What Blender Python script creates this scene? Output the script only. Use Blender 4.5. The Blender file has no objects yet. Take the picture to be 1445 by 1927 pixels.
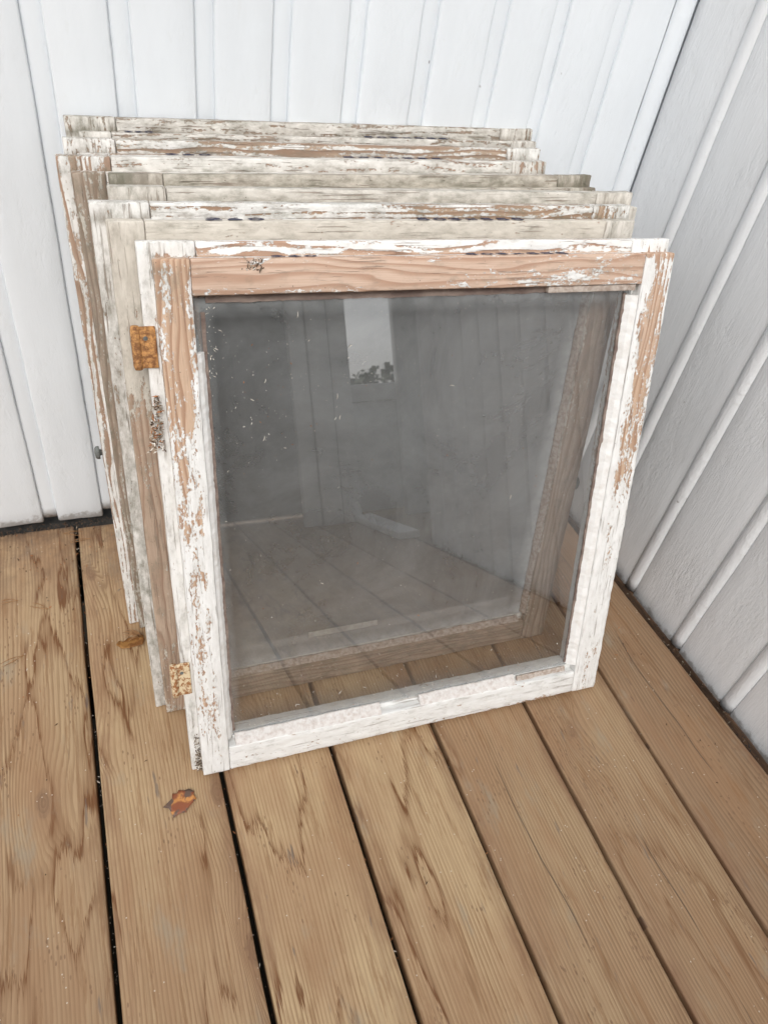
import bpy, math, random
from mathutils import Vector, Matrix, noise
import bmesh
random.seed(7); noise.seed_set(3)
scene = bpy.context.scene
C = scene.collection

# ---------------------------------------------------------------- camera
cd = bpy.data.cameras.new("camera"); cam = bpy.data.objects.new("camera", cd); C.objects.link(cam)
cd.sensor_fit = 'VERTICAL'; cd.sensor_height = 24.0; cd.sensor_width = 18.0
cd.lens = 24.0*1396.3/1927.0
cd.clip_start = 0.02; cd.clip_end = 2000
r = (0.933198, -0.332155, 0.137167); u = (0.136724, 0.681155, 0.71926); b = (-0.332338, -0.652458, 0.681065)
M = Matrix(((r[0],u[0],b[0],-0.81563),(r[1],u[1],b[1],-0.97515),(r[2],u[2],b[2],0.93791),(0,0,0,1)))
cam.matrix_world = M
cd.dof.use_dof = True; cd.dof.focus_distance = 0.80; cd.dof.aperture_fstop = 9.5
scene.camera = cam

# ---------------------------------------------------------------- sky, sun, exposure
world = bpy.data.worlds.new("World"); scene.world = world; world.use_nodes = True
wt = world.node_tree; wt.nodes.clear()
sky = wt.nodes.new("ShaderNodeTexSky"); sky.sky_type = 'NISHITA'; sky.sun_disc = False
SUN_EL = math.radians(48); SUN_AZ = math.radians(200)      # compass angle from +Y
sky.sun_elevation = SUN_EL; sky.sun_rotation = SUN_AZ
sky.air_density = 1.0; sky.dust_density = 3.0; sky.ozone_density = 1.0
bw = wt.nodes.new("ShaderNodeRGBToBW"); mx = wt.nodes.new("ShaderNodeMix"); mx.data_type = 'RGBA'
mx.inputs[0].default_value = 0.86
bg = wt.nodes.new("ShaderNodeBackground"); bg.inputs[1].default_value = 0.15
wo = wt.nodes.new("ShaderNodeOutputWorld")
wt.links.new(sky.outputs[0], bw.inputs[0]); wt.links.new(sky.outputs[0], mx.inputs[6]); wt.links.new(bw.outputs[0], mx.inputs[7])
wt.links.new(mx.outputs[2], bg.inputs[0]); wt.links.new(bg.outputs[0], wo.inputs[0])
sl = bpy.data.lights.new("sun", 'SUN'); sl.energy = 0.85; sl.angle = math.radians(22); sl.color = (1, .97, .93)
so = bpy.data.objects.new("sun", sl); C.objects.link(so)
sd = Vector((math.sin(SUN_AZ)*math.cos(SUN_EL), math.cos(SUN_AZ)*math.cos(SUN_EL), math.sin(SUN_EL)))
so.rotation_euler = sd.to_track_quat('Z', 'Y').to_euler(); so.location = (-1, -4, 5)
scene.view_settings.view_transform = 'Standard'; scene.view_settings.look = 'None'
scene.view_settings.exposure = 0.70; scene.view_settings.gamma = 1; scene.view_settings.use_curve_mapping = False
scene.render.engine = 'CYCLES'
scene.cycles.transparent_max_bounces = 64; scene.cycles.max_bounces = 10
scene.cycles.diffuse_bounces = 4; scene.cycles.glossy_bounces = 4; scene.cycles.transmission_bounces = 6
scene.cycles.caustics_reflective = False; scene.cycles.caustics_refractive = False

# ---------------------------------------------------------------- node helpers
class G:
    """tiny wrapper so that shader graphs can be written as expressions"""
    def __init__(s, name):
        s.m = bpy.data.materials.new(name); s.m.use_nodes = True; s.t = s.m.node_tree
        s.t.nodes.clear(); s.out = s.t.nodes.new("ShaderNodeOutputMaterial")
    def link(s, v, sock):
        if hasattr(v, 'is_linked') or isinstance(v, bpy.types.NodeSocket): s.t.links.new(v, sock)
        elif v is not None:
            if isinstance(v, (tuple, list)) and len(v) == 3 and sock.type == 'RGBA': v = (*v, 1)
            sock.default_value = v
    def n(s, typ, **kw):
        nd = s.t.nodes.new(typ)
        for k, v in kw.items(): setattr(nd, k, v)
        return nd
    def math(s, op, a, b=None, c=None, clamp=False):
        nd = s.n("ShaderNodeMath", operation=op); nd.use_clamp = clamp
        s.link(a, nd.inputs[0])
        if b is not None: s.link(b, nd.inputs[1])
        if c is not None: s.link(c, nd.inputs[2])
        return nd.outputs[0]
    def add(s, a, b): return s.math('ADD', a, b)
    def sub(s, a, b): return s.math('SUBTRACT', a, b)
    def mul(s, a, b): return s.math('MULTIPLY', a, b)
    def mad(s, a, b, c): return s.math('MULTIPLY_ADD', a, b, c)
    def clamp(s, a): return s.math('ADD', a, 0.0, clamp=True)
    def step(s, x, lo, hi, a=0.0, b=1.0):
        nd = s.n("ShaderNodeMapRange"); nd.interpolation_type = 'SMOOTHSTEP'
        s.link(x, nd.inputs[0]); s.link(lo, nd.inputs[1]); s.link(hi, nd.inputs[2]); s.link(a, nd.inputs[3]); s.link(b, nd.inputs[4])
        return nd.outputs[0]
    def mix(s, f, a, b, blend='MIX'):
        nd = s.n("ShaderNodeMix", data_type='RGBA', blend_type=blend)
        s.link(f, nd.inputs[0]); s.link(a, nd.inputs[6]); s.link(b, nd.inputs[7]); return nd.outputs[2]
    def vmul(s, v, k):
        nd = s.n("ShaderNodeVectorMath", operation='MULTIPLY'); s.link(v, nd.inputs[0]); s.link(k, nd.inputs[1]); return nd.outputs[0]
    def vadd(s, v, k):
        nd = s.n("ShaderNodeVectorMath", operation='ADD'); s.link(v, nd.inputs[0]); s.link(k, nd.inputs[1]); return nd.outputs[0]
    def noise(s, v, scale=1.0, detail=3.0, rough=0.55, dist=0.0):
        nd = s.n("ShaderNodeTexNoise"); s.link(v, nd.inputs['Vector'])
        nd.inputs['Scale'].default_value = scale; nd.inputs['Detail'].default_value = detail
        nd.inputs['Roughness'].default_value = rough; nd.inputs['Distortion'].default_value = dist
        return nd.outputs[0]
    def voro(s, v, scale=1.0, feature='F1', rand=1.0, dims='3D'):
        nd = s.n("ShaderNodeTexVoronoi", feature=feature, voronoi_dimensions=dims); s.link(v, nd.inputs['Vector'])
        nd.inputs['Scale'].default_value = scale; nd.inputs['Randomness'].default_value = rand
        return nd.outputs['Distance'], nd
    def attr(s, name):
        nd = s.n("ShaderNodeAttribute"); nd.attribute_type = 'GEOMETRY'; nd.attribute_name = name; return nd.outputs['Vector']
    def sep(s, v):
        nd = s.n("ShaderNodeSeparateXYZ"); s.link(v, nd.inputs[0]); return nd.outputs
    def comb(s, x, y, z):
        nd = s.n("ShaderNodeCombineXYZ"); s.link(x, nd.inputs[0]); s.link(y, nd.inputs[1]); s.link(z, nd.inputs[2]); return nd.outputs[0]
    def bump(s, h, strength=1.0, dist=0.001, normal=None):
        nd = s.n("ShaderNodeBump"); nd.inputs['Strength'].default_value = strength; nd.inputs['Distance'].default_value = dist
        s.link(h, nd.inputs['Height'])
        if normal is not None: s.link(normal, nd.inputs['Normal'])
        return nd.outputs[0]
    def bsdf(s, col, rough=0.6, normal=None, spec=0.5, metal=0.0):
        nd = s.n("ShaderNodeBsdfPrincipled"); s.link(col, nd.inputs['Base Color']); s.link(rough, nd.inputs['Roughness'])
        s.link(metal, nd.inputs['Metallic']); s.link(spec, nd.inputs['Specular IOR Level'])
        if normal is not None: s.link(normal, nd.inputs['Normal'])
        return nd.outputs[0]
    def done(s, shader): s.t.links.new(shader, s.out.inputs[0]); return s.m

# ---------------------------------------------------------------- materials
def wood_rings(g, gc, freq, amp, lo=2.2, across=11.0):
    """annual ring phase for sawn softwood; gc.x runs along the grain"""
    xyz = g.sep(gc)
    w = g.noise(g.vmul(gc, (lo, across, across)), 1.0, 2.0, 0.5)
    w2 = g.noise(g.vmul(gc, (9, 60, 60)), 1.0, 2.0, 0.5)
    ph = g.add(g.mul(g.add(xyz[1], g.mul(xyz[2], .8)), freq), g.add(g.mul(w, amp), g.mul(w2, .9)))
    fr = g.math('FRACT', ph)
    late = g.mul(g.step(fr, .30, .88), g.step(fr, .90, 1.0, 1.0, 0.0))
    return late

def make_sash_wood():
    # 'gc' grain coordinates (m), 'mk' = (paint cover, grime and painted crease shade, weather grey), 'mk2' = (streakiness, paint tint, warm/orange)
    g = G("painted_sash_wood")
    gc = g.attr('gc'); mk = g.sep(g.attr('mk')); mk2 = g.sep(g.attr('mk2'))
    late = wood_rings(g, gc, 120., 6.0, 4.0, 26.0)
    fibre = g.noise(g.vmul(gc, (25, 900, 900)), 1.0, 2.0, .6)
    fib2 = g.noise(g.vmul(gc, (60, 260, 260)), 1.0, 4.0, .7)
    tone = g.noise(g.vmul(gc, (7, 40, 40)), 1.0, 3.0, .6)
    fresh_l = g.mix(mk2[2], (.62, .47, .375), (.52, .34, .19)); fresh_d = g.mix(mk2[2], (.44, .28, .20), (.28, .145, .065))
    grey_l = (.33, .285, .235); grey_d = (.20, .16, .125)
    wl = g.mix(mk[2], fresh_l, grey_l); wd = g.mix(mk[2], fresh_d, grey_d)
    wood = g.mix(late, wl, wd)
    wood = g.mix(g.step(fibre, .35, .75, 0., .45), wood, wd)
    wood = g.mix(g.step(tone, .35, .75, 0., .35), wood, g.mix(.5, wd, (.30, .22, .16)))
    # paint left on the wood: big flake patches, fine crazing, and streaks that follow the rings
    patch = g.noise(g.vmul(gc, (22, 75, 75)), 1.0, 5.0, .68)
    fine = g.noise(g.vmul(gc, (170, 340, 340)), 1.0, 4.0, .65)
    streak = g.noise(g.vmul(gc, (5, 330, 330)), 1.0, 3.0, .6)
    m = g.add(mk[0], g.mul(g.sub(patch, .5), 1.5))
    m = g.add(m, g.mul(g.sub(fine, .5), 1.25))
    m = g.sub(m, g.mul(g.mul(mk2[0], g.add(g.mul(late, .75), g.mul(g.sub(streak, .42), 1.3))), .70))
    mask = g.step(m, .485, .53)
    thin = g.step(m, .42, .485, 0., .35)
    pn = g.noise(g.vmul(gc, (40, 120, 120)), 1.0, 4.0, .6)
    white = g.mix(g.step(pn, .3, .75), (.81, .81, .795), (.70, .69, .665))
    beige = g.mix(g.step(pn, .3, .75), (.56, .495, .40), (.42, .365, .285))
    paint = g.mix(mk2[1], white, beige)
    # hairline cracks along the grain
    ck = g.noise(g.vmul(gc, (16, 430, 430)), 1.0, 3.0, .55)
    ckb = g.noise(g.vmul(gc, (14, 60, 60)), 1.0, 2.0, .5)
    crack = g.mul(g.step(ck, .60, .64), g.step(ckb, .42, .56))
    col = g.mix(g.add(mask, thin), wood, paint)
    col = g.mix(g.mul(crack, g.mad(mk[1], .5, .45)), col, (.23, .165, .125))
    # grime: soft dirt plus fly specks, algae and painted crease shade
    dn = g.noise(g.vmul(gc, (45, 90, 90)), 1.0, 6.0, .72)
    soft = g.mul(g.step(g.add(dn, g.mul(mk[1], .45)), .52, 1.05), .95)
    col = g.mix(soft, col, g.mix(g.step(tone, .4, .6), (.22, .19, .15), (.15, .14, .10)))
    v, vn = g.voro(g.vmul(gc, (1, 1, 1)), 260.)
    spk = g.mul(g.step(v, .10, .19, 1., 0.), g.step(g.noise(gc, 90., 2.), .60, .66))
    col = g.mix(g.mul(spk, .8), col, (.10, .075, .055))
    h = g.add(g.add(g.mul(mask, .55), g.mul(fib2, .35)), g.sub(g.mul(late, -.12), g.mul(crack, .5)))
    nrm = g.bump(h, .85, .0011)
    rough = g.mix(mask, (.85, .85, .85), (.52, .52, .52))
    return g.done(g.bsdf(col, rough, nrm, .35))

def make_deck_wood():
    g = G("decking_wood")
    gc = g.attr('gc'); mk = g.sep(g.attr('mk'))
    xyz = g.sep(gc)
    # knots: sparse voronoi cells, rings bend round them
    kd, kn = g.voro(g.vmul(gc, (3.6, 7.5, 0.0)), 1.0, dims='2D')
    kpull = g.step(kd, 0.0, .40, 1., 0.)
    ksel = g.step(g.noise(g.vmul(gc, (3.6, 7.5, 0.)), .8, 0.), .52, .56)
    w = g.noise(g.vmul(gc, (1.5, 9, 2)), 1.0, 2.0, .5)
    w2 = g.noise(g.vmul(gc, (7, 45, 45)), 1.0, 2.0, .5)
    amp = g.mad(mk[2], 9.0, 1.6)
    ph = g.add(g.mul(xyz[1], 215.), g.add(g.mul(w, amp), g.add(g.mul(w2, .9), g.mul(g.mul(kpull, ksel), 3.2))))
    fr = g.math('FRACT', g.add(ph, g.mul(g.noise(g.vmul(gc, (14, 300, 1)), 1.0, 2., .6), .55)))
    late = g.mul(g.step(fr, .25, .85), g.step(fr, .90, 1.0, 1.0, 0.))
    fibre = g.noise(g.vmul(gc, (30, 1100, 1100)), 1.0, 2.0, .6)
    tone = g.noise(g.vmul(gc, (3, 16, 16)), 1.0, 5.0, .62)
    tone2 = g.noise(g.vadd(g.vmul(gc, (5, 9, 9)), (4.4, 3, 0)), 1.0, 4.0, .6)
    light = g.mix(g.step(tone2, .38, .62), (.51, .370, .212), (.42, .275, .155))
    light = g.mix(mk[0], light, (.28, .180, .105))
    dark = g.mix(mk[0], (.28, .170, .085), (.14, .080, .043))
    gm_ = g.step(g.noise(g.vmul(gc, (2.5, 26, 1)), 1.0, 3.0, .6), .30, .68, .28, .85)
    fs = g.noise(g.vmul(gc, (9, 620, 620)), 1.0, 4.0, .7)
    col = g.mix(g.mul(late, gm_), light, dark)
    col = g.mix(g.step(fs, .50, .72, 0., .55), col, dark)
    col = g.mix(g.step(fibre, .40, .75, 0., .22), col, dark)
    col = g.mix(g.step(tone, .47, .66, 0., .50), col, (.29, .165, .085))
    # jagged tide marks
    jag = g.noise(g.comb(g.mul(xyz[0], 5.), g.mul(xyz[1], 330.), 3.0), 1.0, 4.0, .75)
    jv = g.comb(g.add(xyz[0], g.mul(g.sub(jag, .5), .11)), xyz[1], g.mul(xyz[2], 1.0))
    sn = g.noise(g.vmul(jv, (3.2, 13, 1)), 1.0, 2.5, .55)
    gate = g.step(g.noise(g.vmul(gc, (3., 8, 1)), 1.0, 2.0), .42, .52)
    ad_ = g.sub(sn, .535)
    line = g.mul(g.math('MAXIMUM', g.step(g.math('ABSOLUTE', ad_), .002, .010, 1., 0.), g.mul(g.step(ad_, -.045, -.002, 0., 1.), g.step(ad_, -.002, .004, .45, 0.))), gate)
    inside = g.mul(g.step(sn, .56, .66), g.mul(gate, .30))
    col = g.mix(g.mul(inside, mk[1]), col, (.27, .135, .06))
    col = g.mix(g.clamp(g.mul(line, g.mul(mk[1], 1.15))), col, (.15, .062, .020))
    # blue-black stain smears and grey weathered blotches
    bs = g.step(g.noise(g.vadd(g.vmul(gc, (13, 75, 20)), (9.3, 1.7, 0)), 1.0, 4.0, .6), .645, .73)
    col = g.mix(g.mul(bs, .60), col, (.115, .10, .095))
    gs = g.step(g.noise(g.vadd(g.vmul(gc, (9, 22, 20)), (2.3, 7.7, 0)), 1.0, 5.0, .65), .56, .72)
    col = g.mix(g.mul(gs, .5), col, (.29, .255, .19))
    # drying cracks that wander along some boards
    ac = g.sep(g.attr('mk2'))[2]
    cw_ = g.noise(g.comb(g.mul(xyz[0], 2.2), 3.3, xyz[2]), 1.0, 3.0, .5)
    cd_ = g.math('ABSOLUTE', g.sub(ac, g.mul(g.sub(cw_, .5), .35)))
    cg_ = g.step(g.noise(g.comb(g.mul(xyz[0], 5.0), 8.8, xyz[2]), 1.0, 2.0), .46, .56)
    crk = g.mul(g.step(cd_, .002, .009, 1., 0.), cg_)
    col = g.mix(g.mul(crk, .65), col, (.075, .045, .03))
    # dark pitch dashes
    pd = g.mul(g.step(g.noise(g.vadd(g.vmul(gc, (26, 260, 1)), (1.3, 5.5, 0)), 1.0, 2.0, .5), .69, .73), g.step(g.noise(g.vmul(gc, (2., 14, 1)), 1.0, 1.), .52, .60))
    col = g.mix(g.mul(pd, .7), col, (.10, .06, .045))
    blot = g.step(g.noise(g.vadd(g.vmul(gc, (9, 95, 1)), (7.3, 2.5, 0)), 1.0, 5.0, .72), .55, .64, 0., .50)
    col = g.mix(blot, col, (.22, .11, .045))
    # knots
    ksel = g.step(g.noise(g.vmul(gc, (3.6, 7.5, 0.)), .8, 0.), .52, .56)
    kr = g.math('FRACT', g.mul(kd, 42.))
    kcol = g.mix(kr, (.24, .15, .085), (.16, .095, .055))
    kd2 = g.add(kd, g.mul(g.sub(g.noise(g.vmul(gc, (90, 90, 1)), 1.0, 3.), .5), .05))
    col = g.mix(g.mul(g.step(kd2, .045, .085, 1., 0.), g.mul(ksel, .95)), col, kcol)
    col = g.mix(g.mul(g.step(kd2, .08, .22, 1., 0.), g.mul(ksel, .35)), col, (.27, .15, .08))
    # small resin nicks and pale specks
    v, _ = g.voro(g.vmul(gc, (60, 160, 1)), 1.0, dims='2D')
    nick = g.mul(g.step(v, .08, .20, 1., 0.), g.step(g.noise(g.vmul(gc, (10, 25, 1)), 1.0, 2.), .58, .63))
    col = g.mix(g.mul(nick, .6), col, (.16, .085, .045))
    v2, _ = g.voro(g.vmul(gc, (70, 70, 1)), 1.0, dims='2D')
    pale = g.mul(g.step(v2, .04, .07, 1., 0.), g.step(g.noise(gc, 25., 1.), .62, .66))
    col = g.mix(g.mul(pale, .7), col, (.62, .56, .47))
    # end and edge darkening comes from dirt trapped at the arris
    e = g.sep(g.attr('mk2'))
    en = g.noise(g.vmul(gc, (9, 50, 50)), 1.0, 4.0, .7)
    col = g.mix(g.mul(e[0], g.step(en, .38, .7)), col, (.19, .095, .05))
    # damp dirt near the wall, widened to paint in the corner's shade
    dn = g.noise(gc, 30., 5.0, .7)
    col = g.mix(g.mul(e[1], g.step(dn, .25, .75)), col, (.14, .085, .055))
    h = g.sub(g.add(g.mul(late, -.35), g.add(g.mul(fibre, .35), g.mul(nick, -.8))), g.mul(crk, 2.5))
    nrm = g.bump(h, .55, .0009)
    rough = g.step(tone, .3, .7, .46, .64)
    return g.done(g.bsdf(col, rough, nrm, .4))

def make_wall_paint(name, rough_amt, tint):
    g = G(name)
    gc = g.attr('gc'); xyz = g.sep(gc)
    fib = g.noise(g.vmul(gc, (26, 330, 330)), 1.0, 3.0, .6)
    saw = g.noise(g.vmul(gc, (110, 300, 300)), 1.0, 5.0, .75)
    drip = g.noise(g.vmul(gc, (14, 38, 38)), 1.0, 4.0, .6, .6)
    blob = g.noise(g.vmul(gc, (42, 90, 90)), 1.0, 4.0, .6, .3)
    gate = g.step(g.noise(g.vmul(gc, (5, 12, 12)), 1.0, 3.0), .44, .60)
    tone = g.noise(g.vmul(gc, (2.5, 9, 9)), 1.0, 5.0, .6)
    col = g.mix(g.step(tone, .3, .7), tint, tuple(c*.93 for c in tint))
    col = g.mix(g.step(blob, .62, .72, 0., .12), col, (.62, .63, .60))
    # a few dark nicks, thin dirt in the grain, splashes at the bottom
    v, _ = g.voro(g.vmul(gc, (38, 60, 60)), 1.0)
    nk = g.mul(g.step(v, .05, .12, 1., 0.), g.step(g.noise(g.vmul(gc, (14, 14, 14)), 1.0, 1.), .66, .69))
    col = g.mix(g.mul(nk, .8), col, (.16, .13, .11))
    mk = g.sep(g.attr('mk'))
    bn = g.noise(gc, 75., 5.0, .7)
    bot = g.step(g.add(mk[0], g.mul(g.sub(bn, .5), 1.3)), .45, .85)
    col = g.mix(g.mul(bot, .65), col, (.20, .17, .14))
    h = g.add(g.mul(fib, .5*rough_amt), g.add(g.mul(g.mul(saw, g.mad(gate, .6, .4)), .95*rough_amt), g.add(g.mul(drip, .5), g.mul(g.mul(g.step(blob, .45, .7), gate), .28))))
    nrm = g.bump(h, .9, .0020*(.45+.55*rough_amt))
    return g.done(g.bsdf(col, g.step(tone, .3, .7, .38, .5), nrm, .45))

def make_glass(name, trans, dust, seed, veil=(.40, .42, .42), refl=.10):
    g = G(name)
    gc = g.vadd(g.attr('gc'), (seed*3.1, seed*1.7, 0)); e = g.sep(g.attr('mk'))
    geo = g.n("ShaderNodeNewGeometry")
    dn = g.n("ShaderNodeVectorMath", operation='DOT_PRODUCT')
    g.t.links.new(geo.outputs['Normal'], dn.inputs[0]); g.t.links.new(geo.outputs['Incoming'], dn.inputs[1])
    c = g.math('ABSOLUTE', dn.outputs['Value'])
    fr = g.mad(g.math('POWER', g.sub(1.0, c), 5.0), 1-refl, refl)
    gl = g.n("ShaderNodeBsdfGlossy"); gl.inputs['Roughness'].default_value = .012
    tr = g.n("ShaderNodeBsdfTransparent"); tr.inputs[0].default_value = (trans, trans*.995, trans*.985, 1)
    ms = g.n("ShaderNodeMixShader"); g.link(fr, ms.inputs[0])
    g.t.links.new(tr.outputs[0], ms.inputs[1]); g.t.links.new(gl.outputs[0], ms.inputs[2])
    # dust film, smears, fly specks
    n1 = g.noise(g.vmul(gc, (6, 6, 9)), 1.0, 7.0, .7, .6)
    n2 = g.noise(g.vmul(gc, (70, 22, 22)), 1.0, 3.0, .6)
    film = g.mul(g.add(g.step(n1, .25, .75, .55, 1.35), g.step(n2, .5, .85, 0., .12)), dust)
    film = g.add(film, g.mul(g.mul(e[0], g.step(g.noise(gc, 45., 4., .6), .2, .8, .4, 1.3)), .55))
    v, _ = g.voro(gc, 190.); v2, _2 = g.voro(g.vadd(gc, (3.3, 1.2, 0)), 75.)
    sp = g.mul(g.step(v, .07, .12, 1., 0.), g.step(g.noise(gc, 26., 3., .6), .55, .63))
    sp2 = g.mul(g.step(v2, .025, .05, 1., 0.), g.step(g.noise(gc, 14., 2.), .50, .52))
    specks = g.math('MAXIMUM', sp, sp2)
    df = g.n("ShaderNodeBsdfDiffuse"); g.link(g.mix(specks, veil, (.72, .68, .60)), df.inputs[0])
    ms2 = g.n("ShaderNodeMixShader"); g.link(g.clamp(g.math('MAXIMUM', film, g.mul(specks, .8))), ms2.inputs[0])
    g.t.links.new(ms.outputs[0], ms2.inputs[1]); g.t.links.new(df.outputs[0], ms2.inputs[2])
    return g.done(ms2.outputs[0])

def make_simple(name, c1, c2, scale=80., rough=.7, bump=.3, spec=.3, metal=0., stretch=(1, 1, 1), lo=.35, hi=.65):
    g = G(name); tc = g.n("ShaderNodeTexCoord").outputs['Object']
    n1 = g.noise(g.vmul(tc, stretch), scale, 5.0, .65)
    col = g.mix(g.step(n1, lo, hi), c1, c2)
    return g.done(g.bsdf(col, rough, g.bump(n1, bump, .001), spec, metal))

MW = make_sash_wood(); MD = make_deck_wood()
M_BACK = make_wall_paint("white_wall_paint", .22, (.765, .80, .83))
M_RIGHT = make_wall_paint("white_rough_sawn_paint", .72, (.80, .815, .83))
M_G7 = make_glass("dusty_window_glass", .82, .02, 1.0, refl=.23)
M_G6 = make_glass("very_dusty_window_glass", .78, .42, 2.0, (.50, .52, .53), refl=.12)
M_GX = make_glass("dirty_window_glass", .75, .35, 3.0, (.32, .33, .33))
M_PUTTY = make_simple("cracked_putty", (.79, .785, .77), (.66, .63, .59), 70., .8, .5, lo=.40, hi=.80)
M_PUTTYD = make_simple("grey_crumbled_putty", (.50, .44, .39), (.32, .25, .205), 200., .9, 1.0)
M_RUST = make_simple("rusty_iron", (.55, .29, .11), (.20, .09, .04), 260., .9, 1.0)
M_RUSTC = make_simple("cream_painted_rusty_iron", (.66, .54, .36), (.30, .13, .05), 190., .8, .8, lo=.45, hi=.58)
M_REB = make_simple('bare_rebate_and_shadow_brown', (.25, .195, .165), (.14, .10, .085), 60., .8, .4, stretch=(.3, 1, 1))  # bare wood along the top; painted shadow line down both sides
M_PUTTYP = make_simple('worn_dirty_putty', (.70, .675, .65), (.50, .43, .39), 170., .85, .9, lo=.34, hi=.80)
M_STRIP = make_simple('grey_paper_strip', (.50, .50, .48), (.38, .37, .35), 120., .9, .4)
M_INK = make_simple("dark_blue_ink", (.025, .028, .06), (.05, .05, .09), 200., .6, .0)
M_KNOB = make_simple("grey_rubber", (.17, .18, .17), (.10, .10, .095), 120., .6, .3)
M_NEST = make_simple("insect_litter", (.42, .36, .28), (.13, .09, .06), 300., .9, .5)
M_NESTW = make_simple("pale_paint_flakes", (.74, .70, .64), (.62, .56, .48), 200., .7, .3)
M_NESTO = make_simple("orange_bark_bits", (.46, .20, .085), (.28, .12, .05), 200., .8, .3)
M_DARKBIT = make_simple("dark_soil_crumbs", (.06, .04, .028), (.12, .07, .04), 200., .9, .3)
M_NEEDLE = make_simple("dry_pine_needle", (.36, .20, .09), (.24, .12, .05), 200., .6, .1)
M_SOIL = make_simple("soil_ground", (.05, .04, .03), (.10, .08, .055), 3., .95, .5)
M_BEAM = make_simple("dark_weathered_beam", (.13, .075, .045), (.07, .045, .03), 30., .85, .5, stretch=(6, 1, 6))
M_DARK = make_simple("black_tar_felt", (.025, .024, .022), (.05, .045, .04), 60., .9, .5)
M_DOORW = make_simple("white_door_paint", (.78, .79, .78), (.72, .73, .72), 12., .45, .1)
M_LEAFG = make_simple("hedge_leaf", (.05, .085, .03), (.09, .12, .045), 4., .7, .1)
M_BARK = make_simple("tree_bark", (.12, .09, .065), (.07, .05, .035), 12., .9, .5)

def make_leaf():
    g = G("autumn_leaf"); tc = g.n("ShaderNodeTexCoord").outputs['Object']
    n1 = g.noise(tc, 55., 3.0, .5)
    col = g.mix(g.step(n1, .40, .50), (.52, .235, .07), (.24, .075, .032))
    n2 = g.noise(g.vadd(tc, (1, 1, 1)), 70., 2., .5)
    col = g.mix(g.step(n2, .52, .58), col, (.12, .075, .055))
    return g.done(g.bsdf(col, .55, g.bump(g.noise(tc, 300., 3.), .5, .0006), .4))
M_LEAF = make_leaf()
def make_leaf2():
    g = G("translucent_leaf"); tc = g.n("ShaderNodeTexCoord").outputs['Object']
    n1 = g.noise(tc, 120., 4.0, .6)
    col = g.mix(g.step(n1, .4, .6), (.40, .20, .06), (.24, .10, .03))
    df = g.bsdf(col, .6, g.bump(n1, .5, .0006), .3)
    tl = g.n("ShaderNodeBsdfTranslucent"); g.link(col, tl.inputs[0])
    ms = g.n("ShaderNodeMixShader"); ms.inputs[0].default_value = .3
    g.t.links.new(df, ms.inputs[1]); g.t.links.new(tl.outputs[0], ms.inputs[2])
    return g.done(ms.outputs[0])
M_LEAF2 = make_leaf2()

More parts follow.
